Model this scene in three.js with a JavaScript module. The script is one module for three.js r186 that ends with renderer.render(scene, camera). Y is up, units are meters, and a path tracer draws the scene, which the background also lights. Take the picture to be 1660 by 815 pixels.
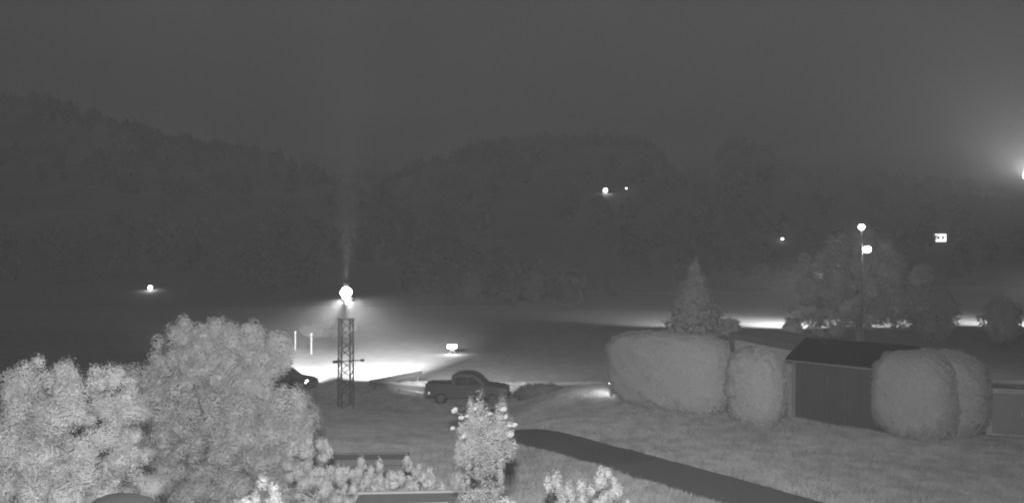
import * as THREE from 'three';
import { mergeGeometries } from 'three/addons/utils/BufferGeometryUtils.js';
import { RoundedBoxGeometry } from 'three/addons/geometries/RoundedBoxGeometry.js';
import { createNoise2D, createNoise3D } from 'simplex-noise';

// ---------------------------------------------------------------- camera, sky, moon, infrared lamp, exposure
const CAM_Y = 6.7, F = 1183;                       // camera height in metres, focal length in pixels of the 1660 x 815 photograph
const renderer = new THREE.WebGLRenderer();
renderer.toneMapping = THREE.LinearToneMapping;
renderer.toneMappingExposure = 1;
renderer.shadowMap.enabled = true;
const scene = new THREE.Scene();
const camera = new THREE.PerspectiveCamera(2 * Math.atan(407.5 / F) * 180 / Math.PI, 1660 / 815, 0.1, 3000);
camera.position.set(0, CAM_Y, 0);
camera.rotation.x = Math.atan(22.5 / F);           // almost level, tipped up by a degree
camera.focus = 5; camera.userData.fStop = 1.8; 
scene.add(camera);

function rng(seed) { let s = seed >>> 0; return () => { s = (s + 0x6d2b79f5) | 0; let t = Math.imul(s ^ (s >>> 15), 1 | s); t = (t + Math.imul(t ^ (t >>> 7), 61 | t)) ^ t; return ((t ^ (t >>> 14)) >>> 0) / 4294967296; }; }
const n2 = createNoise2D(rng(11)), n3 = createNoise3D(rng(12));
const clamp = (x, a, b) => Math.min(b, Math.max(a, x)), lerp = (a, b, t) => a + (b - a) * t;
const smooth = (x, a, b) => { const t = clamp((x - a) / (b - a), 0, 1); return t * t * (3 - 2 * t); };

{ // a dull night sky with faint thin cloud
  const W = 512, H = 256, d = new Float32Array(W * H * 4);
  for (let j = 0; j < H; j++) for (let i = 0; i < W; i++) {
    const up = ((j + 0.5) / H - 0.5) * Math.PI, az = (i + 0.5) / W * 2 * Math.PI;
    const x = Math.cos(up) * Math.cos(az), y = Math.sin(up), z = Math.cos(up) * Math.sin(az);
    const c = 0.5 * n3(x * 2.2, y * 5, z * 2.2) + 0.3 * n3(x * 6, y * 14, z * 6 + 5);
    const v = 0.0145 * (1 + 0.4 * c);
    d.set([v, v, v, 1], (j * W + i) * 4);
  }
  const t = new THREE.DataTexture(d, W, H, THREE.RGBAFormat, THREE.FloatType);
  t.mapping = THREE.EquirectangularReflectionMapping; t.magFilter = THREE.LinearFilter; t.needsUpdate = true;
  scene.background = t; scene.environment = t;
}
const moon = new THREE.DirectionalLight(0xffffff, 0.035);
moon.name = 'moon'; moon.position.set(-60, 150, 90); moon.target.position.set(0, 0, -40);
moon.castShadow = true; moon.shadow.radius = 25;
Object.assign(moon.shadow.camera, { left: -120, right: 120, top: 120, bottom: -120, near: 1, far: 500 });
scene.add(moon, moon.target);
scene.fog = new THREE.FogExp2(0xffffff, 0.0007);
const IR_POWER = 1620, IR_AT = new THREE.Vector3(-0.08, 8.25, 0.6), IR_AIM = new THREE.Vector3(-2.6, -0.5, -22);

// ---------------------------------------------------------------- helpers
const counts = {};
function numbered(name) { const n = counts[name] = (counts[name] ?? -1) + 1; return n ? name + '_' + String(n).padStart(3, '0') : name; }
function tag(o, label, category, group, kind) { o.userData.label = label; if (category) o.userData.category = category; if (group) o.userData.group = group; if (kind) o.userData.kind = kind; return o; }
function thing(name, label, category, [x, y, z] = [0, 0, 0], turn = 0, group) {
  const o = new THREE.Group(); o.name = numbered(name); o.position.set(x, y, z); o.rotation.y = turn; scene.add(o);
  return tag(o, label, category, group);
}
function part(name, geos, material, parent = scene) {
  const list = [].concat(geos).map((g) => { const n = g.index ? g.toNonIndexed() : g; for (const k of Object.keys(n.attributes)) if (!['position', 'normal', 'uv'].includes(k)) n.deleteAttribute(k); return n; });
  const m = new THREE.Mesh(list.length > 1 ? mergeGeometries(list) : list[0], material);
  m.name = parent === scene ? numbered(name) : name; m.castShadow = m.receiveShadow = true; parent.add(m);
  return m;
}
const box = (w, h, d, x = 0, y = 0, z = 0, ry = 0, r = 0.015) => { const g = new RoundedBoxGeometry(w, h, d, 1, Math.min(r, w / 3, h / 3, d / 3)); if (ry) g.rotateY(ry); return g.translate(x, y, z); };
const V = (x, y, z) => new THREE.Vector3(x, y, z);
function bar(a, b, r0, r1 = r0, seg = 8) {
  const d = b.clone().sub(a), g = new THREE.CylinderGeometry(r1, r0, d.length(), seg);
  g.applyQuaternion(new THREE.Quaternion().setFromUnitVectors(V(0, 1, 0), d.clone().normalize()));
  return g.translate((a.x + b.x) / 2, (a.y + b.y) / 2, (a.z + b.z) / 2);
}
// where a photograph pixel lies at a distance d along the street of sight: plan x, and height
const px = (x, d) => (x - 830) / F * d;
const py = (y, d) => CAM_Y - (y - 430) / F * d;

function noiseTexture(size, base, amp, scales, seed, repeat) {
  const d = new Uint8Array(size * size * 4), r = rng(seed), off = scales.map(() => r() * 100);
  for (let j = 0; j < size; j++) for (let i = 0; i < size; i++) {
    let s = 0; const a = i / size * 2 * Math.PI, b = j / size * 2 * Math.PI;
    scales.forEach(([f, w], k) => { s += w * (n3(Math.cos(a) * f + off[k], Math.sin(a) * f, Math.cos(b) * f + Math.sin(b) * f * 0.7 + off[k]) * 0.6 + n3(Math.sin(b) * f, Math.cos(b) * f + off[k], Math.sin(a) * f * 0.9) * 0.6); });
    const v = clamp(base + amp * (s + (r() - 0.5) * 0.35), 0, 1) * 255;
    d.set([v, v, v, 255], (j * size + i) * 4);
  }
  const t = new THREE.DataTexture(d, size, size); t.wrapS = t.wrapT = THREE.RepeatWrapping; t.magFilter = THREE.LinearFilter; t.minFilter = THREE.LinearMipmapLinearFilter; t.generateMipmaps = true; t.needsUpdate = true;
  if (repeat) t.repeat.set(repeat, repeat);
  return t;
}
const T_patch = noiseTexture(512, 0.78, 0.22, [[1.5, 0.5], [4, 0.35], [11, 0.3]], 5);
const T_grain = noiseTexture(256, 0.8, 0.18, [[6, 0.4], [18, 0.5]], 6);
const grey = (v) => new THREE.Color().setRGB(v, v, v);
const mat = (v, roughness = 0.9, more = {}) => new THREE.MeshStandardMaterial({ color: grey(v), roughness, side: THREE.DoubleSide, ...more });
const withMap = (t, r) => { const c = t.clone(); c.repeat.set(r, r); c.needsUpdate = true; return c; };
const leafMat = (v) => new THREE.MeshPhysicalMaterial({ color: grey(v), roughness: 1, specularIntensity: 0.3, transmission: 0.35, thickness: 0, side: THREE.DoubleSide });
const M = {
  soil: mat(0.2, 1, { map: withMap(T_patch, 0.06) }), gravel: mat(0.23, 1, { map: withMap(T_patch, 0.13) }), asphalt: mat(0.12, 0.95, { map: withMap(T_grain, 0.4) }),
  wood: mat(0.1, 1), grass: mat(0.42, 1),
  leaf: leafMat(0.64), leafMid: leafMat(0.58), leafDim: leafMat(0.38), leafPale: leafMat(0.68), leafDark: mat(0.22, 1), hedge: mat(0.42, 1), hedgeDim: mat(0.36, 1), needle: mat(0.29, 1),
  bark: mat(0.12, 1), darkWall: mat(0.075, 0.9, { map: withMap(T_grain, 0.5) }), darkRoof: mat(0.11, 1, { map: withMap(T_grain, 0.7) }), trim: mat(0.2, 0.8), paleWall: mat(0.42, 0.9, { map: withMap(T_patch, 0.2) }),
  darkPaint: mat(0.09, 0.5), glass: mat(0.06, 0.25), rubber: mat(0.05, 0.9), steel: mat(0.14, 0.6, { metalness: 0.2 }), galv: mat(0.35, 0.6), white: mat(0.75, 0.6), darkTimber: mat(0.2, 0.9, { map: withMap(T_grain, 0.6) }),
};
const glow = (v) => new THREE.MeshStandardMaterial({ color: grey(0.5), emissive: grey(1), emissiveIntensity: v, roughness: 0.5 });

// ---------------------------------------------------------------- the ground
function groundY(x, z) {
  const d = -z, s = smooth(x + (d - 30) * 0.1, -2, 6), a = lerp(23, 38, s), b = a + lerp(22, 16, s);
  return -1.9 * smooth(d, a, b) + 0.05 * n2(x * 0.12, z * 0.12) * smooth(d, 3, 12) + 0.12 * n2(x * 0.03 + 7, z * 0.03);
}
function sheet(x0, x1, nx, z0, z1, nz, height, keep, grade = 1) {
  const pos = [], uv = [], idx = [];
  for (let j = 0; j <= nz; j++) for (let i = 0; i <= nx; i++) {
    const x = lerp(x0, x1, i / nx), z = lerp(z0, z1, Math.pow(j / nz, grade)); pos.push(x, height(x, z), z); uv.push(x, z);
  }
  for (let j = 0; j < nz; j++) for (let i = 0; i < nx; i++) { const a = j * (nx + 1) + i, b = a + 1, c = a + nx + 1, e = c + 1; if (!keep || keep(a, i, j)) idx.push(a, b, e, a, e, c); }
  const g = new THREE.BufferGeometry(); g.setAttribute('position', new THREE.Float32BufferAttribute(pos, 3)); g.setAttribute('uv', new THREE.Float32BufferAttribute(uv, 2)); g.setIndex(idx); g.computeVertexNormals();
  return g;
}
tag(part('ground', sheet(-420, 420, 210, 25, -900, 460, groundY, null, 1.6), M.soil), 'grey ground sloping gently from the near lawn to the valley floor', 'ground', null, 'structure');

// asphalt driveway, parallel to the hedges
const DIR = V(0.652, 0, 0.758), NRM = V(-0.758, 0, 0.652);         // along the hedges towards the viewer; across them towards the viewer
const onDrive = (x, z) => { const rx = x - 0.52, rz = z + 30.7, s = rx * DIR.x + rz * DIR.z, t = rx * NRM.x + rz * NRM.z; return s > -1.2 && s < 40 && t > 0 && t < 2.5; };
{
  const pos = [], uv = [], idx = [], N = 120, K = 10;
  for (let i = 0; i <= N; i++) for (let k = 0; k <= K; k++) {
    const s = -2.4 + i / N * 42.2, taper = smooth(s, -2.6, 3.2), t = lerp(0.9 * (1 - taper), 2.5, k / K) + (k === 0 || k === K ? 0.08 * n2(s * 0.7, k) + 0.05 * n2(s * 2.6, k + 3) : 0);
    const x = 0.52 + DIR.x * s + NRM.x * t, z = -30.7 + DIR.z * s + NRM.z * t; pos.push(x, groundY(x, z) + 0.035, z); uv.push(x, z);
  }
  for (let i = 0; i < N; i++) for (let k = 0; k < K; k++) { const a = i * (K + 1) + k, c = a + K + 1; idx.push(a, c, c + 1, a, c + 1, a + 1); }
  const g = new THREE.BufferGeometry(); g.setAttribute('position', new THREE.Float32BufferAttribute(pos, 3)); g.setAttribute('uv', new THREE.Float32BufferAttribute(uv, 2)); g.setIndex(idx); g.computeVertexNormals();
  tag(part('driveway', g, M.asphalt), 'dark asphalt driveway running diagonally across the pale lawn', 'driveway', null, 'structure');
}
// the gravel road far behind the trees
tag(part('gravel_road', sheet(-160, 160, 120, -97, -138, 16, (x, z) => groundY(x, z) + 0.05), M.gravel), 'pale gravel road crossing the valley behind the dark trees', 'road', null, 'structure');

// ---------------------------------------------------------------- the hills
function ridge(points, x) { for (let i = 0; i < points.length - 1; i++) if (x <= points[i + 1][0]) { const [x0, y0] = points[i], [x1, y1] = points[i + 1]; return lerp(y0, y1, smooth(x, x0, x1) * 0.4 + clamp((x - x0) / (x1 - x0), 0, 1) * 0.6); } return points.at(-1)[1]; }
const HILLS = [
  { name: 'dark wooded hill with a long crest falling from the left edge', pts: [[-500, 120], [-200, 150], [0, 165], [110, 180], [200, 213], [330, 244], [430, 258], [500, 284], [600, 330], [760, 400], [900, 470], [1000, 500]], foot: 150, top: 420, x0: -560, x1: 1000 },
  { name: 'broad flat topped hill rising in the middle of the valley', pts: [[500, 500], [600, 320], [660, 283], [720, 266], [780, 244], [860, 233], [1040, 235], [1068, 252], [1085, 280], [1130, 330], [1230, 420], [1330, 500]], foot: 240, top: 560, x0: 500, x1: 1330 },
  { name: 'low even ridge along the right horizon with a small wooded knoll', pts: [[-600, 290], [500, 293], [1080, 292], [1158, 287], [1172, 248], [1205, 236], [1240, 242], [1262, 270], [1300, 284], [1400, 290], [1500, 300], [1660, 322], [1900, 340], [2300, 380]], foot: 300, top: 800, x0: -600, x1: 2300 },
];
function hillY(h, X, d) {                                           // height of a hill at plan x = X, depth d
  const u = 830 + X / d * F, top = py(ridge(h.pts, u), h.top), base = -2.2, k = (d - h.foot) / (h.top - h.foot);
  const rise = k <= 1 ? Math.pow(clamp(k, 0, 1), 1.15) : 1 - 0.5 * (k - 1);
  return base - (k < 0 ? 3 * -k : 0) + (top - base) * rise + 2.5 * n2(X * 0.02, d * 0.02) * clamp(k * 4, 0, 1) * (1 - smooth(k, 0.75, 1)) ;
}
const hillMeshes = HILLS.map((h) => {
  const pos = [], uv = [], idx = [], U = 170, W = 70;
  for (let j = 0; j <= W; j++) for (let i = 0; i <= U; i++) {
    const d = lerp(h.foot - 4, h.top * 1.12, j / W), X = (lerp(h.x0, h.x1, i / U) - 830) / F * d; pos.push(X, hillY(h, X, d), -d); uv.push(X, d);
  }
  for (let j = 0; j < W; j++) for (let i = 0; i < U; i++) { const a = j * (U + 1) + i, c = a + U + 1; idx.push(a, a + 1, c + 1, a, c + 1, c); }
  const g = new THREE.BufferGeometry(); g.setAttribute('position', new THREE.Float32BufferAttribute(pos, 3)); g.setAttribute('uv', new THREE.Float32BufferAttribute(uv, 2)); g.setIndex(idx); g.computeVertexNormals();
  return tag(part('hill', g, M.wood), h.name, 'hill', null, 'structure');
});
// where the line of sight through a pixel meets a hill
function onHill(h, x, y) { for (let d = h.foot; d < h.top; d += 0.5) if (hillY(h, px(x, d), d) >= py(y, d)) return V(px(x, d), hillY(h, px(x, d), d), -d); return V(px(x, h.top), hillY(h, px(x, h.top), h.top), -h.top); }

// ---------------------------------------------------------------- foliage
// a crown: many small folded leaf faces through the outer part of some blobs; blob = [x, y, z, rx, ry, rz]
function leaves(seed, blobs, n, size, { shell = 0.55, droop = 0.2, rough = 0.35, aspect = 1.5, gap = 0.6 } = {}) {
  const r = rng(seed), vol = blobs.map((b) => Math.pow(b[3] * b[4] * b[5], 0.67)), total = vol.reduce((a, b) => a + b, 0);
  const pos = [], a = V(0, 0, 0), u = V(0, 0, 0), w = V(0, 0, 0), o = V(0, 0, 0);
  for (let i = 0; i < n; i++) {
    let k = 0, t = r() * total; while (k < blobs.length - 1 && t > vol[k]) t -= vol[k++];
    const [bx, by, bz, rx, ry, rz] = blobs[k];
    o.set(r() * 2 - 1, r() * 2 - 1, r() * 2 - 1); if (o.lengthSq() > 1 || o.lengthSq() < 0.01) { i--; continue; }
    o.normalize();
    const lump = 1 + rough * (n3(o.x * 1.7 + bx, o.y * 1.7 + by, o.z * 1.7 + seed) * 0.7 + n3(o.x * 4.5 + bx, o.y * 4.5, o.z * 4.5 + seed) * 0.45);
    const rad = lump * (1 - shell * r() * r());
    a.set(bx + o.x * rx * rad, by + o.y * ry * rad, bz + o.z * rz * rad);
    if (n3(a.x * 0.14 / size * gap, a.y * 0.14 / size * gap, a.z * 0.14 / size * gap) < -0.6 && r() < 0.85) continue;         // gaps between the clumps
    o.add(u.set(r() - 0.5, r() - 0.35, r() - 0.5).multiplyScalar(0.75)).normalize();
    u.set(r() - 0.5, r() - 0.5 - droop, r() - 0.5).cross(o).normalize(); w.crossVectors(o, u).normalize();
    const s = size * (0.6 + 0.8 * r()), q = s / aspect, f = s * 0.18;
    const p0 = [a.x - u.x * s, a.y - u.y * s, a.z - u.z * s], p2 = [a.x + u.x * s, a.y + u.y * s, a.z + u.z * s];
    const p1 = [a.x + w.x * q + o.x * f, a.y + w.y * q + o.y * f, a.z + w.z * q + o.z * f], p3 = [a.x - w.x * q + o.x * f, a.y - w.y * q + o.y * f, a.z - w.z * q + o.z * f];
    pos.push(...p0, ...p1, ...p2, ...p0, ...p2, ...p3);
  }
  const g = new THREE.BufferGeometry(); g.setAttribute('position', new THREE.Float32BufferAttribute(pos, 3)); g.computeVertexNormals();
  g.setAttribute('uv', new THREE.Float32BufferAttribute(new Float32Array(pos.length / 3 * 2), 2));
  return g;
}
// twig clusters spread over the outside of the main blobs, so that the outline is ragged and clumps shade one another
function clusters(seed, blobs, per, r0, r1, up = 0.25) {
  const r = rng(seed), out = [], o = V(0, 0, 0);
  for (const [x, y, z, rx, ry, rz] of blobs) {
    const k = Math.round(per * Math.pow(rx * ry * rz, 0.5));
    for (let i = 0; i < k; i++) {
      o.set(r() * 2 - 1, r() * 2 - 1, r() * 2 - 1); if (o.lengthSq() > 1 || o.lengthSq() < 0.05) { i--; continue; }
      o.normalize(); const q = 0.62 + 0.46 * r(), s = lerp(r0, r1, r() * r()), tall = 1 + up * (o.y > 0.2 ? 2 * r() : r());
      out.push([x + o.x * rx * q, y + o.y * ry * q, z + o.z * rz * q, s, s * tall, s]);
    }
  }
  return out;
}
function limbs(seed, height, r0, reach, n) {
  const r = rng(seed), out = [bar(V(0, -0.15, 0), V(0.05 * height * (r() - 0.5), height * 0.55, 0), r0, r0 * 0.65, 9)];
  for (let i = 0; i < n; i++) { const y = height * (0.25 + 0.35 * r()), t = i / n * 6.283 + r(), k = reach * (0.5 + 0.5 * r()); out.push(bar(V(0, y, 0), V(Math.cos(t) * k, y + height * (0.15 + 0.25 * r()), Math.sin(t) * k), r0 * 0.4, r0 * 0.1, 6)); }
  return out;
}
function tree(name, label, category, [x, z], seed, blobs, n, size, m, height, r0, opt, group) {
  const t = thing(name, label, category, [x, groundY(x, z), z], 0, group);
  part('trunk', limbs(seed, height, r0, height * 0.3, 9), M.bark, t);
  part('crown', leaves(seed, opt.twigs ? clusters(seed + 7, blobs, ...opt.twigs) : blobs, n, size, opt), m, t);
  return t;
}
function hedge(label, [x, z], turn, w, h, d, seed, m, n, power = 3.2) {      // a clipped hedge: a rounded lumpy body under a coat of small leaves
  const t = thing('clipped_hedge', label, 'hedge', [x, groundY(x, z), z], turn, undefined);
  for (const k of [-0.2, 0.2]) part('stem', bar(V(w * k, -0.15, 0), V(w * k, h * 0.4, 0), 0.07, 0.05), M.bark, t);
  const g = new THREE.SphereGeometry(1, 56, 40), p = g.attributes.position, pos = [], r = rng(seed), o = V(0, 0, 0), e = V(0, 0, 0);
  const skin = (a, out) => { const k = Math.pow(Math.abs(a.x) ** power + Math.abs(a.y) ** power + Math.abs(a.z) ** power, -1 / power), l = k * (1 + 0.055 * n3(a.x * 2.6 + seed, a.y * 3, a.z * 3) + 0.02 * n3(a.x * 9, a.y * 9 + seed, a.z * 9)); return out.set(a.x * l * w / 2, h / 2 + 0.04 + a.y * l * h / 2, a.z * l * d / 2); };
  for (let i = 0; i < p.count; i++) { o.fromBufferAttribute(p, i).normalize(); skin(o, e); e.y = 0.97 * (e.y - h / 2) + h / 2; p.setXYZ(i, e.x * 0.97, e.y, e.z * 0.97); }
  g.computeVertexNormals();
  const u = V(0, 0, 0), v = V(0, 0, 0), c = V(0, 0, 0);
  for (let i = 0; i < n; i++) {
    o.set(r() * 2 - 1, r() * 2 - 1, r() * 2 - 1); if (o.lengthSq() > 1 || o.lengthSq() < 0.01) { i--; continue; }
    o.normalize(); skin(o, c); c.addScaledVector(o, 0.05 * r() * r() + (r() < 0.012 ? 0.12 * r() : 0));
    o.add(u.set(r() - 0.5, r() - 0.3, r() - 0.5).multiplyScalar(1.3)).normalize(); u.set(r() - 0.5, r() - 0.5, r() - 0.5).cross(o).normalize(); v.crossVectors(o, u);
    const s = 0.036 * (0.6 + 0.8 * r()), q = s * 0.6;
    const P = (a, b) => [c.x + u.x * a + v.x * b, c.y + u.y * a + v.y * b, c.z + u.z * a + v.z * b];
    pos.push(...P(-s, 0), ...P(0, q), ...P(s, 0), ...P(-s, 0), ...P(s, 0), ...P(0, -q));
  }
  const l = new THREE.BufferGeometry(); l.setAttribute('position', new THREE.Float32BufferAttribute(pos, 3)); l.computeVertexNormals(); l.setAttribute('uv', new THREE.Float32BufferAttribute(new Float32Array(pos.length / 3 * 2), 2));
  part('foliage', [g, l], m, t);
  return t;
}

// the lawn's grass
{
  const r = rng(77), blades = [];
  for (let i = 0; i < 7; i++) {
    const t = r() * 6.283, lean = 0.05 + 0.05 * r(), hgt = 0.09 + 0.07 * r(), w = 0.014, cx = (r() - 0.5) * 0.12, cz = (r() - 0.5) * 0.12, c = Math.cos(t), s = Math.sin(t);
    blades.push(cx - s * w, -0.01, cz + c * w, cx + s * w, -0.01, cz - c * w, cx + c * lean, hgt, cz + s * lean);
  }
  const g = new THREE.BufferGeometry(); g.setAttribute('position', new THREE.Float32BufferAttribute(blades, 3)); g.computeVertexNormals();
  const spots = [];
  for (let i = 0; i < 260000; i++) {
    const d = 18.5 + 35 * Math.pow(r(), 1.25), x = px(280 + 1460 * r(), d);
    if (onDrive(x, -d) ) continue;
    spots.push([x, -d]);
  }
  const m = new THREE.InstancedMesh(g, M.grass, spots.length), q = new THREE.Object3D();
  spots.forEach(([x, z], i) => { q.position.set(x, groundY(x, z), z); q.rotation.set(0, r() * 6.283, 0); const k = 0.75 + 0.5 * r() + 0.2 * n2(x * 0.5, z * 0.5); q.scale.set(k, k, k); q.updateMatrix(); m.setMatrixAt(i, q.matrix); m.setColorAt(i, grey(clamp(0.9 + 0.13 * n2(x * 0.16, z * 0.16) + 0.16 * n2(x * 0.9, z * 0.9) + 0.2 * (r() - 0.5), 0.45, 1.3))); });
  m.name = 'grass'; m.castShadow = m.receiveShadow = true; scene.add(m);
  tag(m, 'short pale grass of the lawn on both sides of the driveway', 'grass', null, 'stuff');
}
// the woods on the hills
HILLS.forEach((h, k) => {
  const r = rng(200 + k), S = h.top / 420, g = leaves(900 + k, [[0, 3.4, 0, 2.3, 3.4, 2.3]], 70, 0.85, { shell: 0.3 }), spots = [];
  const N = [1500, 1000, 1300][k];
  for (let i = 0; i < N; i++) { const crest = i < N * 0.45, u = lerp(Math.max(h.x0, -150), Math.min(h.x1, 1820), r()), d = crest ? h.top * (0.985 + 0.02 * r()) : lerp(h.foot + 15, h.top, r()), X = px(u, d), y = hillY(h, X, d); if (!crest && n2(X * 0.012, d * 0.012) < -0.1) continue; spots.push([X, y - 0.6, -d, (0.7 + 0.7 * r()) * (crest ? 0.8 * S : 0.9 * S)]); }
  const m = new THREE.InstancedMesh(g, M.wood, spots.length), q = new THREE.Object3D();
  spots.forEach(([x, y, z, s], i) => { q.position.set(x, y, z); q.rotation.set(0, r() * 6.283, 0); q.scale.set(s, s * (0.8 + 0.5 * r()), s); q.updateMatrix(); m.setMatrixAt(i, q.matrix); });
  m.name = numbered('hillside_wood'); scene.add(m);
  tag(m, ['dark wood covering the long hill on the left', 'dark wood covering the flat topped hill in the middle', 'dark wood along the low ridge on the right horizon'][k], 'wood', null, 'stuff');
});

// ---------------------------------------------------------------- lamps
const lampLight = (x, y, z, cd, name = 'lamp_light', radius = 6) => { const l = new THREE.PointLight(0xffffff, cd); l.name = name; l.position.set(x, y, z); l.castShadow = true; l.shadow.radius = radius; scene.add(l); return l; };
const spotLight = (from, to, cd, angle, penumbra, name) => { const l = new THREE.SpotLight(0xffffff, cd, 0, angle, penumbra); l.name = name; l.position.copy(from); l.target.position.copy(to); l.castShadow = true; l.shadow.radius = 6; scene.add(l, l.target); return l; };

{ // the infrared lamp that lights the near garden, on a post beside the camera
  const t = thing('infrared_lamp', 'infrared lamp on a thin post above the viewpoint', 'lamp', [IR_AT.x, groundY(IR_AT.x, IR_AT.z + 0.3), IR_AT.z + 0.3]), y = IR_AT.y - t.position.y;
  part('post', bar(V(0, -0.2, 0), V(0, y - 0.1, 0), 0.05), M.steel, t);
  part('housing', box(0.24, 0.2, 0.16, 0, y, -0.06), M.darkPaint, t);
  part('lens', box(0.2, 0.16, 0.02, 0, y, -0.152), glow(3), t);
  spotLight(IR_AT.clone().add(V(0, 0, 0.12)).setZ(IR_AT.z + 0.12), IR_AIM, IR_POWER, 1.2, 1, 'infrared_light').position.z = IR_AT.z - 0.02 + 0.1;
  scene.getObjectByName('infrared_light').position.z = IR_AT.z + 0.3 - 0.2;
}
{ // lattice light tower
  const d = 44, x = px(561, d), gy = groundY(x, -d), t = thing('light_tower', 'lattice light tower with a round lamp shining over the gravel yard', 'light tower', [x, gy, -d], 0.5);
  const H = py(517, d) - gy, w = 0.37, c = [[-w, -w], [w, -w], [w, w], [-w, w]], N = 9;
  for (const [a, b] of c) part('leg', bar(V(a, -0.2, b), V(a * 0.92, H, b * 0.92), 0.05, 0.045, 6), M.steel, t);
  for (let k = 0; k < 4; k++) { const p = c[k], q = c[(k + 1) % 4];
    for (let i = 0; i < N; i++) { const y0 = i / N * H, y1 = (i + 1) / N * H, f0 = 1 - 0.08 * i / N, f1 = 1 - 0.08 * (i + 1) / N, s = i % 2 ? [p, q] : [q, p];
      part('brace', bar(V(s[0][0] * f0, y0, s[0][1] * f0), V(s[1][0] * f1, y1, s[1][1] * f1), 0.026, 0.026, 5), M.steel, t); } }
  part('top_plate', box(0.78, 0.06, 0.78, 0, H + 0.03, 0), M.steel, t);
  const lampY = py(476, d) - gy;
  part('mast', bar(V(0.1, H, 0), V(0, lampY - 0.45, 0), 0.085, 0.07), M.white, t);
  part('lamp_neck', new THREE.CylinderGeometry(0.06, 0.09, 0.45, 14).translate(0, lampY - 0.45, 0), M.white, t);
  part('cross_arm', bar(V(-0.85, H * 0.54, w), V(0.85, H * 0.54, w), 0.035), M.steel, t);
  part('junction_box', box(0.42, 0.16, 0.1, -0.7, H * 0.54, w + 0.07), M.darkPaint, t);
  part('junction_box', box(0.22, 0.14, 0.1, 0.88, H * 0.54, w + 0.07), M.darkPaint, t);
  for (const [a, b, c] of [[-0.13, 0.07, 0.05], [0.13, 0.09, -0.08], [-0.02, -0.12, 0.12], [0.02, 0.2, -0.1]]) {       // a cluster of four globes
    part('lamp_bulb', new THREE.SphereGeometry(0.22, 24, 18).translate(a, lampY + b, c), glow(40), t);
    const w = V(a, lampY + b, c).applyAxisAngle(V(0, 1, 0), t.rotation.y).add(t.position); lampLight(w.x, w.y, w.z, 170, 'tower_lamp_light', 9);
  }
  for (const [az, depth, cd, cone, soft] of [[-0.5, 19, 20000, 0.31, 0.85], [-0.05, 19, 20000, 0.31, 0.85], [0.6, 16, 1700, 0.6, 1]]) {                      // three floodlights turned to the field
    const dir = V(Math.sin(az), 0, -Math.cos(az)), h = V(0, lampY - 0.35, 0).add(dir.clone().multiplyScalar(0.42).applyAxisAngle(V(0, 1, 0), -t.rotation.y));
    const fl = part('floodlight', [box(0.3, 0.22, 0.2, h.x, h.y, h.z, -az - t.rotation.y, 0.02)], M.darkPaint, t);
    part('bracket', bar(V(0, lampY - 0.5, 0), h, 0.025), M.steel, fl);
    const w = h.clone().applyAxisAngle(V(0, 1, 0), t.rotation.y).add(t.position).addScaledVector(dir, 0.2);
    spotLight(w, V(w.x + dir.x * depth, gy + 0.2, w.z + dir.z * depth), cd, cone, soft, 'flood_light');
  }
  { // light that leaves the open top of the lamp head and shows as a faint column in the haze
    part('lamp_shade', new THREE.CylinderGeometry(0.2, 0.14, 0.22, 16, 1, true).translate(0, lampY + 0.5, 0), M.darkPaint, t);
    const w = V(x, gy + lampY + 0.62, -d); spotLight(w, V(w.x, w.y + 10, w.z), 3800, 0.2, 1, 'up_light');
  }
}
function poleLamp(name, label, X, z, baseY, heads, category = 'street lamp', group) {
  const t = thing(name, label, category, [X, baseY, z], 0, group), top = Math.max(...heads.map((h) => h.y));
  part('pole', bar(V(0, -0.3, 0), V(0, top - 0.1, 0), 0.09, 0.06), M.darkPaint, t);
  for (const h of heads) {
    if (h.dx) part('bracket', bar(V(0, h.y - 0.35, 0), V(h.dx, h.y - 0.1, 0), 0.03), M.steel, t);
    part('lamp_cap', new THREE.ConeGeometry(0.26, 0.16, 16).translate(h.dx || 0, h.y + h.r + 0.06, 0), M.steel, t);
    part('lamp_bulb', new THREE.SphereGeometry(h.r, 18, 14).translate(h.dx || 0, h.y, 0), glow(h.glow ?? 40), t);
    lampLight(X + (h.dx || 0), baseY + h.y, z, h.cd, 'lamp_light', h.r * 45);
  }
  return t;
}
{ // two lamps one above the other on the utility pole before the big tree
  const d = 60, X = px(1398, d), gy = groundY(X, -d);
  poleLamp('yard_lamp', 'tall pole with two round lamps standing before the big dark tree', X, -d, gy, [{ y: py(368, d) - gy, r: 0.22, cd: 16 }, { y: py(404, d) - gy, r: 0.245, dx: 0.48, cd: 55, glow: 60 }]);
}
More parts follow.
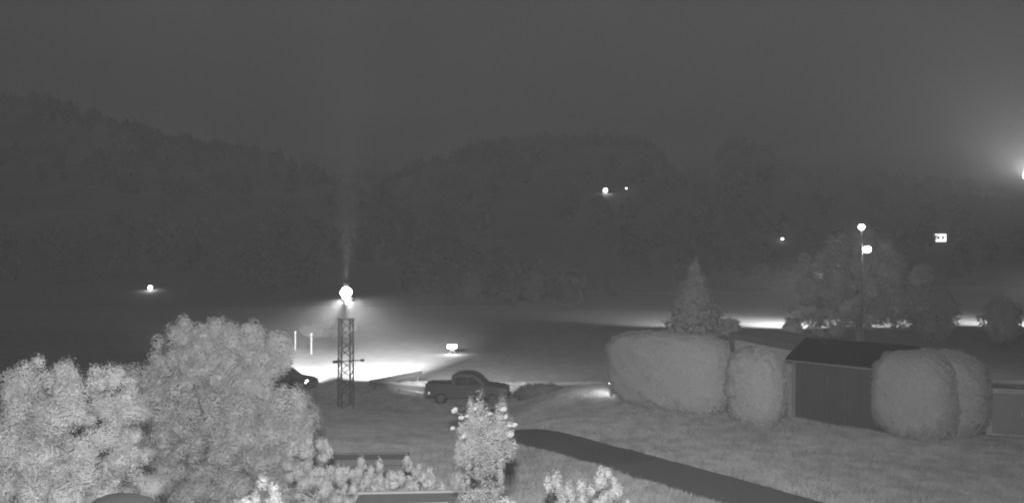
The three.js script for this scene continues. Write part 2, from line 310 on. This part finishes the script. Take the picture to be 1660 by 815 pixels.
{ // a lamp on a tall pole whose shielded head shines up and towards the viewer into the haze
  const d = 45, X = px(1670, d), gy = groundY(X, -d), Y = py(285, d); poleLamp('street_lamp', 'tall street lamp glowing through haze at the right edge', X, -d, gy, [{ y: Y - gy, r: 0.245, cd: 160, glow: 80 }]);
  const f = V(X, Y, -d + 0.3); spotLight(f, V(X - 14, Y + 8.5, -d + 14), 6500, 0.85, 1, 'street_light');
}
// road lamps: shielded heads that throw their light on the far gravel road only
[['lamp post on the far road hidden by the big dark tree', 1356, 97, 9.2, [[1232, 109, 5200, 0.8], [1412, 110, 3600, 0.5]]],
  ['lamp post on the far road just beyond the right edge', 1735, 97, 8.5, [[1600, 109, 4600, 0.75]]],
  ['lamp post on the far road hidden by the pointed conifer', 1130, 98, 6.6, [[1040, 110, 650, 0.75]]]].forEach(([label, x, d, y, aims]) => {
  const X = px(x, d), gy = groundY(X, -d); poleLamp('road_lamp', label, X, -d, gy, [{ y, r: 0.16, cd: 15, glow: 10 }]);
  aims.forEach(([ax, ad, cd, angle]) => { const to = V(px(ax, ad), -1.9, -ad), f = V(X, gy + y - 0.3, -d); spotLight(f.clone().addScaledVector(to.clone().sub(f).setY(0).normalize(), 0.3), to, cd, angle, 1, 'road_light'); });
});
function farLamp(label, h, x, y, size, cd, g) {
  const p = onHill(h, x, y + 5), t = thing('hillside_floodlight', label, 'floodlight', [p.x, p.y, p.z], Math.atan2(-p.x, -p.z)), Y = py(y, -p.z) - p.y;
  part('post', bar(V(0, -0.5, 0), V(0, Y, 0), 0.09), M.steel, t);
  part('housing', box(size * 1.05, size * 0.95, 0.25, 0, Y, -0.18), M.darkPaint, t);
  part('lamp_lens', new THREE.CylinderGeometry(size / 2, size / 2, 0.08, 20).rotateX(Math.PI / 2).translate(0, Y, 0), glow(g), t);
  const f = V(0, Y, 0.3).applyAxisAngle(V(0, 1, 0), t.rotation.y).add(p);
  lampLight(f.x, f.y, f.z, cd, 'floodlight_light', 15);
}
farLamp('bright floodlight low on the left hillside above the trees', HILLS[0], 243, 466, 0.75, 25, 20);
farLamp('bright floodlight high on the flat topped hill', HILLS[1], 982, 308, 2.0, 140, 16);
farLamp('faint small floodlight just right of the bright one on the hill', HILLS[1], 1016, 305, 1.1, 10, 1.0);
farLamp('small floodlight on the valley side left of the big dark tree', HILLS[2], 1269, 387, 1.2, 40, 3);

// ---------------------------------------------------------------- far house with a lit window
{
  const p = onHill(HILLS[2], 1526, 396), s = -p.z / F, t = thing('far_house', 'small far house with one brightly lit window on the right hillside', 'house', [p.x, p.y, p.z], Math.atan2(-p.x, -p.z));
  const W = 30 * s, H = 20 * s, D = 18 * s;
  part('wall', box(W, H + 2, D, -2 * s, H / 2 - 1, -D / 2), M.darkWall, t);
  const roof = new THREE.Shape([new THREE.Vector2(-D * 0.65, 0), new THREE.Vector2(D * 0.65, 0), new THREE.Vector2(0, 8 * s)]);
  part('roof', new THREE.ExtrudeGeometry(roof, { depth: W * 1.08, bevelEnabled: false }).rotateY(Math.PI / 2).translate(-2 * s - W * 0.54, H + 0.02, -D / 2), M.darkRoof, t);
  const wy = 10.5 * s, w = 17 * s, hh = 13 * s, win = part('window', [box(w + s, s * 0.7, 0.2, 0, wy + hh / 2, 0.1), box(w + s, s * 0.7, 0.2, 0, wy - hh / 2, 0.1), box(s * 0.7, hh, 0.2, -w / 2, wy, 0.1), box(s * 0.7, hh, 0.2, w / 2, wy, 0.1)], M.trim, t);
  part('window_pane', box(w, hh, 0.06, 0, wy, 0.06), glow(2.2), win);
  for (const k of [-0.16, 0.2]) part('window_ornament', box(3.4 * s, 5 * s, 0.12, k * w, wy + 0.4 * s, 0.16), M.darkPaint, win);
}

// ---------------------------------------------------------------- buildings on the right
const frame = () => Math.atan2(-DIR.z, DIR.x);             // turn that lays local x along DIR (nearer end at +x) and local z along NRM
{
  const L = V(px(1287, 32), 0, -32), len = 4.3, h = 2.62, dep = 3.0, t = thing('garden_shed', 'dark shed with a pitched roof between the clipped hedges', 'shed', [L.x, groundY(L.x, L.z), L.z], frame());
  part('wall', [box(len, h + 0.2, 0.1, len / 2, h / 2 - 0.1, -0.05), box(len, h + 0.2, 0.1, len / 2, h / 2 - 0.1, -dep), box(0.1, h + 0.2, dep - 0.16, 0.05, h / 2 - 0.1, -dep / 2 - 0.02), box(0.1, h + 0.2, dep - 0.16, len - 0.05, h / 2 - 0.1, -dep / 2 - 0.02)], M.darkWall, t);
  const rh = 0.75, sl = new THREE.Shape([new THREE.Vector2(0.3, -0.02), new THREE.Vector2(0.3, 0.06), new THREE.Vector2(-dep / 2, rh + 0.08), new THREE.Vector2(-dep - 0.3, 0.06), new THREE.Vector2(-dep - 0.3, -0.02), new THREE.Vector2(-dep / 2, rh)]);
  part('roof', new THREE.ExtrudeGeometry(sl, { depth: len + 0.5, bevelEnabled: false }).rotateY(-Math.PI / 2).scale(-1, 1, 1).rotateY(0).translate(-0.25, h, 0), M.darkRoof, t);
  for (let i = 0; i < 2; i++) part('gable', (() => { const g = new THREE.Shape([new THREE.Vector2(0, 0), new THREE.Vector2(-dep, 0), new THREE.Vector2(-dep / 2, rh - 0.05)]); return new THREE.ExtrudeGeometry(g, { depth: 0.06, bevelEnabled: false }).rotateY(-Math.PI / 2).translate(i ? len - 0.02 : 0.08, h - 0.02, 0); })(), M.darkWall, t);
  const wallTones = [0.072, 0.075, 0.078, 0.074].map((v) => mat(v, 0.9, { map: withMap(T_grain, 0.5) })), plank = new THREE.BoxGeometry(0.245, h - 0.12, 0.024), rb = rng(404);
  for (let i = 0; i < 17; i++) { const b = part('board', plank, wallTones[Math.floor(rb() * 4)], t); b.position.set(0.22 + 0.25 * i, h / 2 - 0.05, 0.012 + 0.004 * rb()); }
  part('gutter', bar(V(-0.25, h - 0.05, 0.36), V(len + 0.25, h - 0.05, 0.36), 0.035, 0.035, 8), M.trim, t);
  part('corner_post', box(0.13, h + 0.1, 0.13, 0.02, h / 2 - 0.05, 0.085), M.trim, t);
  part('downpipe', bar(V(-0.28, -0.1, 0.12), V(-0.28, h - 0.1, 0.3), 0.04), M.trim, t);
}
{
  const L = V(px(1191, 36.5), 0, -36.5), len = 4.2, h0 = 3.08, h1 = 2.72, dep = 3, t = thing('pale_garage', 'pale walled garage with a sloping dark roof behind the tall oval hedge', 'garage', [L.x, groundY(L.x, L.z), L.z], Math.atan2(-0.8, 0.6));
  const side = (pts, depth, z) => new THREE.ExtrudeGeometry(new THREE.Shape(pts.map((p) => new THREE.Vector2(...p))), { depth, bevelEnabled: false }).translate(0, 0, z);
  part('wall', [side([[0, -0.4], [len, -0.4], [len, h1], [0, h0]], 0.12, -0.12), side([[0, -0.4], [len, -0.4], [len, h1], [0, h0]], 0.12, -dep), side([[0, -0.4], [0.12, -0.4], [0.12, h0 - 0.02], [0, h0 - 0.01]], dep - 0.25, -dep + 0.125)], M.paleWall, t);
  const dy = (h0 - h1) / len;
  part('roof', side([[-0.15, h0 + dy * 0.15 + 0.005], [len + 0.3, h1 - dy * 0.3 + 0.005], [len + 0.3, h1 - dy * 0.3 + 0.3], [-0.15, h0 + dy * 0.15 + 0.3]], dep + 0.5, -dep - 0.2), M.darkRoof, t);
}
{
  const a = V(px(990, 77), 0, -77), b = V(px(1330, 72), 0, -72), len = a.distanceTo(b), t = thing('low_wall', 'long low dark wall behind the big clipped hedge', 'wall', [a.x, groundY(a.x, a.z), a.z], Math.atan2(-(b.z - a.z), b.x - a.x));
  const g = box(len, 1.5, 0.3, len / 2, 0.2, 0); part('masonry', g, M.darkWall, t);
  part('coping', box(len + 0.1, 0.08, 0.42, len / 2, 1.0, 0), M.darkTimber, t);
}
{
  const L = V(px(1595, 28.6), 0, -28.6), t = thing('utility_cabinet', 'pale metal cabinet with a framed door beside the right hedge', 'cabinet', [L.x, groundY(L.x, L.z), L.z], -0.35), w = 1.55, h = 1.95;
  part('body', box(w, h, 0.8, w / 2, h / 2, -0.4, 0, 0.03), mat(0.42, 0.8, { map: withMap(T_patch, 0.5) }), t);
  part('plinth', box(w + 0.1, 0.16, 0.9, w / 2, 0.02, -0.4), M.darkWall, t);
  part('top', box(w + 0.14, 0.07, 0.94, w / 2, h + 0.03, -0.4), M.darkWall, t);
  const dr = part('door', box(w * 0.72, h * 0.8, 0.04, w / 2, h * 0.5, 0.022), M.trim, t);
  part('handle', bar(V(w * 0.78, h * 0.45, 0.07), V(w * 0.78, h * 0.6, 0.07), 0.018), M.galv, dr);
}
hedge('wide box shaped hedge with rounded corners left of the pale garage', [px(1082, 34), -34], frame(), 6.4, 3.5, 2.4, 31, M.hedge, 52000, 4);
hedge('tall narrow oval hedge in front of the pale garage', [px(1224, 30.4), -30.4], frame(), 2.4, 3.2, 1.7, 32, M.hedge, 24000, 2.8);
hedge('rounded hedge bush at the right end of the dark shed', [px(1482, 28.4), -28.4], frame(), 2.9, 3.35, 2.4, 33, M.hedgeDim, 26000, 3);
hedge('broad rounded hedge bush left of the pale cabinet', [px(1526, 28.9), -28.9], frame(), 3.1, 3.3, 2.5, 34, M.hedgeDim, 28000, 3);

// ---------------------------------------------------------------- trees in the middle distance
{
  const d = 82, X = px(1392, d);
  tree('broad_tree', 'big broad dark tree behind the two yard lamps', 'tree', [X, -d], 41, [[0, 9.6, 0, 3.2, 3.4, 3.2], [-3, 6.8, 0, 4, 3.4, 3.5], [3.4, 6.6, 0.5, 4.2, 3.6, 3.5], [-4.4, 4.2, 0.4, 3.8, 3.0, 3.2], [4.6, 4.2, 0, 3.8, 3.0, 3.2], [0, 5.5, 1, 5, 3.6, 3.6]], 60000, 0.13, M.needle, 10, 0.4, { twigs: [9, 0.5, 1.3, 0.2], shell: 0.8 });
}
function conifer(label, x, d, h, w, seed) {
  const X = px(x, d), t = thing('conifer', label, 'conifer', [X, groundY(X, -d), -d]), blobs = [];
  part('trunk', bar(V(0, -0.3, 0), V(0, h * 0.95, 0), 0.2, 0.03), M.bark, t);
  for (let i = 0; i < 11; i++) { const k = i / 10, r = w / 2 * (1 - 0.9 * Math.pow(k, 0.9)); blobs.push([0.25 * Math.sin(i * 2.4) * (1 - k), 0.7 + k * (h - 1.1), 0.25 * Math.cos(i * 2.4), r, h / 11, r]); }
  part('crown', leaves(seed, blobs, 12000, 0.17, { shell: 0.6, droop: 0.6 }), M.needle, t);
}
conifer('pointed dark conifer standing behind the wide hedge', 1128, 84, 9.2, 8.0, 51);
{ const d = 84, X = px(1512, d); tree('round_tree', 'small round dark tree right of the big broad tree', 'tree', [X, -d], 42, [[0, 3.2, 0, 2.6, 2.7, 2.5], [0.5, 4.6, 0, 1.7, 1.4, 1.6]], 5000, 0.22, M.needle, 4.5, 0.2, {}); }
{ const d = 80, X = px(1625, d); tree('round_tree', 'small round dark tree above the pale cabinet near the right edge', 'tree', [X, -d], 43, [[0, 2.6, 0, 1.9, 2.3, 1.8]], 3500, 0.22, M.needle, 4, 0.18, {}); }
{ const d = 80, X = px(1284, d); tree('small_bush', 'low dark bush at the left foot of the big broad tree', 'bush', [X, -d], 44, [[0, 1.6, 0, 1.1, 1.3, 1.1]], 1500, 0.18, M.needle, 1.6, 0.08, {}); }
{ const d = 82, X = px(1182, d); tree('small_bush', 'low dark bush at the right foot of the pointed conifer', 'bush', [X, -d], 45, [[0, 1.5, 0, 1.2, 1.2, 1.1]], 1500, 0.18, M.needle, 1.6, 0.08, {}); }
{ const d = 47, X = px(452, d); tree('yard_bush', 'tall bush between the big left tree and the marker posts', 'bush', [X, -d], 46, [[0, 2.6, 0, 0.8, 1.2, 0.8], [-0.9, 2.6, 0, 0.9, 1.5, 0.9], [0, 1.2, 0, 0.9, 1.2, 0.9]], 12000, 0.045, M.leafDark, 2.6, 0.1, {}); }
{ const d = 86, X = px(545, d); tree('yard_bush', 'wide pale bush beyond the light tower', 'bush', [X, -d], 47, [[0, 1.3, 0, 2.4, 1.2, 1.2], [-2.6, 1.0, 0, 1.8, 0.9, 1]], 4500, 0.12, M.leafDark, 1.6, 0.1, {}); }
{ const d = 45, X = px(868, d); tree('dark_shrub', 'low dark spreading shrub right of the parked pickup truck', 'shrub', [X, -d], 48, [[0, 0.3, 0, 1.3, 0.55, 0.8], [0.7, 0.4, 0, 0.9, 0.5, 0.7]], 3500, 0.08, M.leafDark, 0.6, 0.04, {}); }

// ---------------------------------------------------------------- pickup, car, barrier, posts
function wheelPart(parent, x, y, z, r, w) {
  const wh = part('wheel', new THREE.CylinderGeometry(r * 0.6, r * 0.6, w, 18).rotateX(Math.PI / 2).translate(x, y, z), M.steel, parent);
  part('tyre', new THREE.TorusGeometry(r * 0.8, r * 0.24, 10, 24).scale(1, 1, w / (r * 0.48)).translate(x, y, z), M.rubber, wh);
}
const prof = (pts, w, bevel = 0.06) => { const g = new THREE.ExtrudeGeometry(new THREE.Shape(pts.map((p) => new THREE.Vector2(...p))), { depth: w - 2 * bevel, bevelEnabled: true, bevelSize: bevel, bevelThickness: bevel, bevelSegments: 2 }); return g.translate(0, 0, -(w - 2 * bevel) / 2); };
{
  const d = 46.5, X = px(758, d), t = thing('pickup_truck', 'dark pickup truck parked side on below the gravel yard', 'pickup truck', [X, groundY(X, -d), -d], -0.08), h = 1.8;
  part('body', [prof([[-2.45, 0.45], [2.5, 0.45], [2.55, 0.95], [2.3, 1.05], [1.15, 1.18], [-0.75, 1.2], [-2.5, 1.2]], 1.86)], M.darkPaint, t);
  part('cab', prof([[-0.86, 1.14], [1.35, 1.12], [0.75, 1.66], [0.35, 1.84], [-0.45, 1.86], [-0.78, 1.72]], 1.66, 0.1), M.darkPaint, t);
  for (const s of [-1, 1]) {
    part('side_window', prof([[-0.68, 1.24], [0.08, 1.24], [0.08, 1.72], [-0.42, 1.74], [-0.64, 1.64]], 0.02, 0.005).translate(0, 0, s * 0.845), M.glass, t);
    part('side_window', prof([[0.16, 1.24], [1.0, 1.22], [0.62, 1.6], [0.32, 1.72], [0.16, 1.72]], 0.02, 0.005).translate(0, 0, s * 0.845), M.glass, t);
    wheelPart(t, -1.55, 0.38, s * 0.84, 0.38, 0.24); wheelPart(t, 1.7, 0.38, s * 0.84, 0.38, 0.24);
    part('mirror', box(0.14, 0.2, 0.2, 1.05, 1.3, s * 1.0), M.darkPaint, t);
    part('headlight', box(0.08, 0.16, 0.34, 2.58, 0.84, s * 0.68), M.glass, t);
    part('tail_light', box(0.06, 0.24, 0.14, -2.56, 0.92, s * 0.82), M.steel, t);
  }
  part('bumper', box(0.14, 0.18, 1.8, 2.64, 0.5, 0), M.steel, t); part('bumper', box(0.14, 0.16, 1.8, -2.6, 0.5, 0), M.steel, t);
  part('bed_liner', box(1.5, 0.04, 1.4, -1.65, 1.275, 0), M.rubber, t);
  part('reflector', new THREE.SphereGeometry(0.07, 12, 8).scale(1, 1, 0.4).translate(-2.3, 0.72, 0.945), glow(0.5), t);
}
{
  const d = 50, X = px(462, d), t = thing('parked_car', 'dark car with one lit lamp half hidden by the big left tree', 'car', [X, groundY(X, -d), -d], -0.12);
  part('body', prof([[-2.0, 0.35], [2.0, 0.35], [2.05, 0.7], [1.75, 0.85], [0.95, 0.98], [-2.0, 1.0]], 1.7), M.darkPaint, t);
  part('cabin', prof([[-1.9, 0.95], [1.05, 0.93], [0.3, 1.4], [-0.3, 1.5], [-1.3, 1.48], [-1.75, 1.3]], 1.5, 0.1), M.darkPaint, t);
  for (const s of [-1, 1]) {
    part('side_window', prof([[-1.4, 1.06], [0.75, 1.05], [0.2, 1.36], [-1.2, 1.38]], 0.02, 0.005).translate(0, 0, s * 0.765), M.glass, t);
    wheelPart(t, -1.3, 0.32, s * 0.78, 0.32, 0.2); wheelPart(t, 1.35, 0.32, s * 0.78, 0.32, 0.2);
  }
  const p = V(1.86, 0.74, 0.72); part('headlight', new THREE.SphereGeometry(0.14, 16, 12).translate(p.x, p.y, p.z), glow(12), t);
  part('headlight', new THREE.SphereGeometry(0.12, 16, 12).translate(2.02, 0.62, -0.55), M.galv, t);
  const w = p.applyAxisAngle(V(0, 1, 0), t.rotation.y).add(t.position); lampLight(w.x, w.y, w.z, 14, 'car_lamp_light', 5);
}
{ // low V of two rails on short posts beside the pickup
  const apex = [px(600, 51), -51], ends = [[px(697, 47.8), -47.8], [px(684, 54.5), -54.5]];
  const t = thing('guard_rail', 'low dark guard rail with pale capping in a V shape left of the pickup truck', 'guard rail', [apex[0], groundY(...apex), apex[1]]);
  for (const [ex, ez] of ends) {
    const dx = ex - apex[0], dz = ez - apex[1], len = Math.hypot(dx, dz), a = Math.atan2(-dz, dx), y1 = groundY(ex, ez) - t.position.y + 0.1;
    const lay = (g) => { g.translate(len / 2, 0, 0).rotateZ(Math.atan2(y1, len)); return g.rotateY(a); };
    const rail = part('rail', lay(new RoundedBoxGeometry(len, 0.3, 0.14, 1, 0.02)).translate(0, 0.44, 0), M.darkTimber, t);
    part('rail_cap', lay(new RoundedBoxGeometry(len, 0.035, 0.2, 1, 0.01)).translate(0, 0.61, 0), M.galv, rail);
    for (let i = 0; i < 3; i++) { const k = (i + 0.2) / 2.4; part('post', box(0.1, 0.6, 0.1, dx * k, y1 * k + 0.02, dz * k), M.darkTimber, t); }
  }
}
for (const [x, y0, y1, d, label] of [[479, 538, 566, 74, 'left one of two thin white marker posts beyond the light tower'], [505, 541, 575, 71, 'right one of two thin white marker posts beyond the light tower']]) {
  const X = px(x, d), gy = groundY(X, -d), t = thing('marker_post', label, 'post', [X, gy, -d], 0, 'thin white posts at the edge of the yard'), h = py(y0, d) - gy;
  part('post', bar(V(0, -0.2, 0), V(0, h, 0), 0.05, 0.05), M.galv, t); part('post_cap', new THREE.SphereGeometry(0.085, 12, 8).translate(0, h, 0), M.white, t);
}
{ // wide lamp on a low stand
  const d = 70, X = px(733, d), gy = groundY(X, -d), Y = py(561, d) - gy, t = thing('work_light', 'wide low work light shining alone beyond the pickup truck', 'work light', [X, gy, -d], 0.12);
  part('stand', [bar(V(-0.35, 0, 0), V(0, Y - 0.2, -0.1), 0.03), bar(V(0.35, 0, 0), V(0, Y - 0.2, -0.1), 0.03), bar(V(0, 0, -0.5), V(0, Y - 0.2, -0.1), 0.03)], M.steel, t);
  part('housing', box(1.0, 0.44, 0.16, 0, Y, -0.12, 0, 0.06), M.darkPaint, t);
  part('lamp_lens', new RoundedBoxGeometry(0.9, 0.36, 0.05, 3, 0.024).translate(0, Y, -0.01), glow(6), t);
  lampLight(X + 0.02, gy + Y, -d + 0.2, 18, 'work_light_light', 8);
}
{ // low lamp at the left foot of the wide hedge
  const d = 37.2, X = px(990, d), gy = groundY(X, -d); poleLamp('path_lamp', 'low path lamp hidden behind the left end of the wide hedge', X, -d, gy, [{ y: 0.75, r: 0.1, cd: 13 }], 'path lamp');
}

// ---------------------------------------------------------------- near trees and shrubs
tree('leafy_tree', 'bright leafy tree at the lower left corner', 'tree', [px(105, 16), -16], 61, [[0.1, 3.0, 0, 1.55, 1.5, 1.4], [-0.55, 3.95, 0, 0.7, 0.75, 0.7], [0.75, 3.9, 0, 0.75, 0.6, 0.7], [-1.3, 2.0, 0.2, 1.1, 1.3, 1.1], [1.2, 2.1, 0.3, 0.9, 1.1, 0.9], [0.1, 1.5, 1.5, 1.6, 1.4, 1.2], [-1.7, 1.2, 1.2, 1, 1.2, 1], [-0.2, 2.4, 0.9, 1.1, 0.9, 0.8]], 260000, 0.0175, M.leaf, 3.6, 0.12, { rough: 0.4, twigs: [46, 0.14, 0.38, 0.3], shell: 0.8 });
tree('leafy_tree', 'tall wide leafy tree left of the light tower', 'tree', [px(350, 21), -21], 62, [[-0.75, 4.2, 0, 0.85, 1.0, 0.85], [0.1, 4.3, 0, 0.6, 0.85, 0.7], [0.85, 4.2, 0, 0.75, 0.85, 0.8], [1.6, 4.0, 0, 0.65, 0.65, 0.6], [0, 3.0, 0.2, 1.9, 1.35, 1.5], [-1.8, 2.6, 0, 1.0, 1.4, 1.2], [1.7, 2.3, 0.2, 1.15, 1.2, 1.1], [-0.8, 1.3, 0.5, 1.8, 1.4, 1.4], [1.2, 1.2, 0.5, 1.5, 1.3, 1.3], [2.0, 1.6, 0.2, 0.8, 0.9, 0.8], [-0.2, 3.0, 0, 0.9, 0.8, 0.8], [0.3, 2.2, 0, 1.1, 0.8, 0.9], [-0.9, 2.6, 0.2, 0.8, 0.8, 0.8], [0.9, 3.1, 0, 0.7, 0.7, 0.7]], 290000, 0.0225, M.leafMid, 4.4, 0.16, { rough: 0.4, twigs: [50, 0.16, 0.45, 0.3], shell: 0.8 });
tree('leafy_shrub', 'brightest leafy shrub below the tall wide tree', 'shrub', [px(410, 12.4), -12.4], 63, [[0, 2.15, 0, 0.75, 0.95, 0.6], [0.45, 1.9, 0, 0.45, 0.8, 0.5], [-0.5, 1.6, 0, 0.6, 0.9, 0.5], [0.1, 0.9, 0, 0.8, 0.9, 0.6]], 52000, 0.014, M.leafPale, 1.8, 0.05, { twigs: [70, 0.08, 0.2, 0.4], shell: 0.8 });
tree('leafy_shrub', 'dim leafy shrub right of the tall wide tree', 'shrub', [px(512, 19), -19], 64, [[0, 1.4, 0, 0.55, 0.95, 0.5], [0.25, 0.7, 0.2, 0.6, 0.8, 0.5], [-0.4, 1.7, 0, 0.4, 0.5, 0.4]], 18000, 0.026, M.leafMid, 1.6, 0.05, { twigs: [60, 0.1, 0.24, 0.5], shell: 0.8 });
{ // tall upright shrub in the middle, with separate bright leaves standing out at its top
  const d = 12.5, X = px(784, d), t = tree('upright_shrub', 'tall upright shrub with bright loose leaves at its top', 'shrub', [X, -d], 65, [[0, 3.75, 0, 0.46, 0.48, 0.38], [-0.02, 3.0, 0, 0.47, 1.0, 0.42], [0, 1.9, 0, 0.5, 1.1, 0.45], [0, 0.8, 0, 0.5, 0.8, 0.45], [-0.3, 3.6, 0, 0.2, 0.25, 0.2], [0.32, 3.7, 0, 0.2, 0.25, 0.2], [0.02, 3.95, 0, 0.5, 0.3, 0.4], [-0.12, 4.2, 0, 0.24, 0.2, 0.24], [0.3, 4.0, 0, 0.22, 0.22, 0.2]], 46000, 0.015, M.leafDim, 2.6, 0.05, { rough: 0.22, droop: 0.7, aspect: 2.4, twigs: [110, 0.06, 0.15, 1.6], shell: 0.8 });
  const gy = t.position.y;
  for (const [x, y, s, a] of [[737, 664, 0.095, 0.7], [748, 676, 0.08, 0.1], [816, 663, 0.095, 0.2], [820, 675, 0.07, 1.2], [826, 689, 0.07, 0], [834, 688, 0.085, 0.3], [828, 704, 0.095, 0.5], [752, 706, 0.08, 1], [734, 693, 0.07, 0.4], [794, 670, 0.065, 0.2], [770, 662, 0.065, 0.9], [757, 674, 0.06, -0.2]]) {
    const lx = px(x, d - 0.3) - X, ly = py(y, d - 0.3) - gy, g = new THREE.SphereGeometry(s * 0.66, 16, 12).scale(1, 0.72, 0.35).rotateX(0.3).rotateZ(a).translate(lx, ly, 0.3);
    const lf = part('leaf', g, M.leafDim, t); part('twig', bar(V(lx, ly, 0.3), V(lx * 0.35, ly - 0.25, 0.1), 0.004, 0.008, 5), M.leafDim, lf);
  }
}
tree('low_shrub', 'pale round shrub at the right foot of the upright shrub', 'shrub', [px(822, 13), -13], 66, [[0, 2.05, 0, 0.55, 0.55, 0.5], [0.25, 1.4, 0, 0.6, 0.7, 0.5], [-0.1, 0.7, 0, 0.7, 0.7, 0.6]], 18000, 0.022, M.leafMid, 1.6, 0.04, { twigs: [70, 0.08, 0.2, 0.4], shell: 0.8 });
tree('low_shrub', 'leafy shrub with a raised tip before the dark driveway', 'shrub', [px(985, 15), -15], 67, [[-0.1, 2.25, 0, 0.28, 0.5, 0.28], [0.1, 1.5, 0, 0.5, 0.65, 0.45], [0, 0.7, 0, 0.6, 0.8, 0.5]], 14000, 0.022, M.leafMid, 2, 0.04, { twigs: [70, 0.07, 0.17, 0.6], shell: 0.8 });
tree('low_shrub', 'dim ragged shrub between the upright shrub and the raised tip shrub', 'shrub', [px(920, 15.5), -15.5], 68, [[0, 1.75, 0, 0.5, 0.65, 0.45], [-0.2, 0.9, 0, 0.6, 0.9, 0.5]], 11000, 0.024, M.leafMid, 1.6, 0.04, { twigs: [60, 0.08, 0.2, 0.7], shell: 0.8 });
[[590, 738, 19, 'small shrub in front of the left end of the dark raised bed'], [622, 745, 18.4, 'small shrub in front of the middle of the dark raised bed'], [666, 730, 19, 'taller small shrub at the right end of the dark raised bed'], [690, 752, 18, 'low small shrub right of the dark raised bed'], [566, 752, 18.2, 'small shrub left of the dark raised bed beside the dim leafy shrub'], [642, 760, 17.6, 'lowest small shrub before the right half of the dark raised bed']].forEach(([x, y, d, label], i) => {
  const X = px(x, d), h = py(y, d); tree('garden_shrub', label, 'shrub', [X, -d], 70 + i, [[0, h * 0.72, 0, 0.26, h * 0.3, 0.26], [0.08, h * 0.4, 0, 0.46, h * 0.4, 0.42], [-0.3, h * 0.35, 0.1, 0.42, h * 0.34, 0.36]], 13000, 0.025, M.leafMid, h * 0.7, 0.03, { twigs: [70, 0.07, 0.17, 0.5], shell: 0.8 }, 'small shrubs along the raised bed');
});
{ // raised bed of dark boards
  const d = 23.6, X = px(600, d), t = thing('raised_bed', 'low dark timber raised bed behind the small shrubs', 'raised bed', [X, groundY(X, -d), -d], 0.05);
  for (let i = 0; i < 3; i++) { part('board', box(2.5, 0.19, 0.05, 0, 0.1 + 0.2 * i, 0.45), M.darkTimber, t); part('board', box(2.5, 0.19, 0.05, 0, 0.1 + 0.2 * i, -0.45), M.darkTimber, t); part('board', box(0.05, 0.19, 0.84, -1.22, 0.1 + 0.2 * i, 0), M.darkTimber, t); part('board', box(0.05, 0.19, 0.84, 1.22, 0.1 + 0.2 * i, 0), M.darkTimber, t); }
  for (const s of [-1, 1]) part('corner_post', box(0.09, 0.68, 0.09, s * 1.16, 0.3, 0.4), M.darkTimber, t);
  part('soil', box(2.38, 0.1, 0.8, 0, 0.5, 0, 0, 0.02), M.darkTimber, t);
}
{ // low store with a flat dark roof and a pale edge, mostly below the frame
  const d = 13.2, X = px(690, d), gy = groundY(X, -d), H = 2.33 - gy, t = thing('log_store', 'low store with a dark flat roof and pale edge at the bottom', 'shed', [X, gy, -d], 0.06), w = 2.6, dep = 1.6;
  part('wall', [box(w - 0.3, H - 0.1, 0.08, 0, H / 2 - 0.1, -dep / 2 + 0.3), box(0.08, H - 0.1, dep - 0.5, -w / 2 + 0.2, H / 2 - 0.1, 0.05), box(0.08, H - 0.1, dep - 0.5, w / 2 - 0.2, H / 2 - 0.1, 0.05)], M.darkTimber, t);
  part('roof', box(w, 0.06, dep, 0, H, 0, 0), M.asphalt, t);
  part('roof_edge', box(w + 0.06, 0.1, 0.06, 0, H + 0.025, -dep / 2 - 0.02), M.trim, t);
  part('roof_hatch', box(1.1, 0.1, 0.7, -0.12, H + 0.08, 0.42), M.white, t);
}
{ // dark parasol, only its crown in the frame
  const d = 12.6, X = px(206, d), gy = groundY(X, -d), Y = py(807, d) - gy, t = thing('garden_parasol', 'dark tilted parasol top at the bottom left edge', 'parasol', [X, gy, -d]);
  part('pole', bar(V(0, -0.1, 0), V(0, Y, 0), 0.025), M.steel, t);
  part('canopy', new THREE.SphereGeometry(0.62, 16, 8, 0, 6.283, 0, 1.2).scale(1, 0.45, 1).rotateZ(-0.22).translate(0, Y - 0.24, 0), mat(0.1, 0.9), t);
  part('base', new THREE.CylinderGeometry(0.28, 0.32, 0.1, 20).translate(0, 0.03, 0), M.darkWall, t);
}

renderer.render(scene, camera);
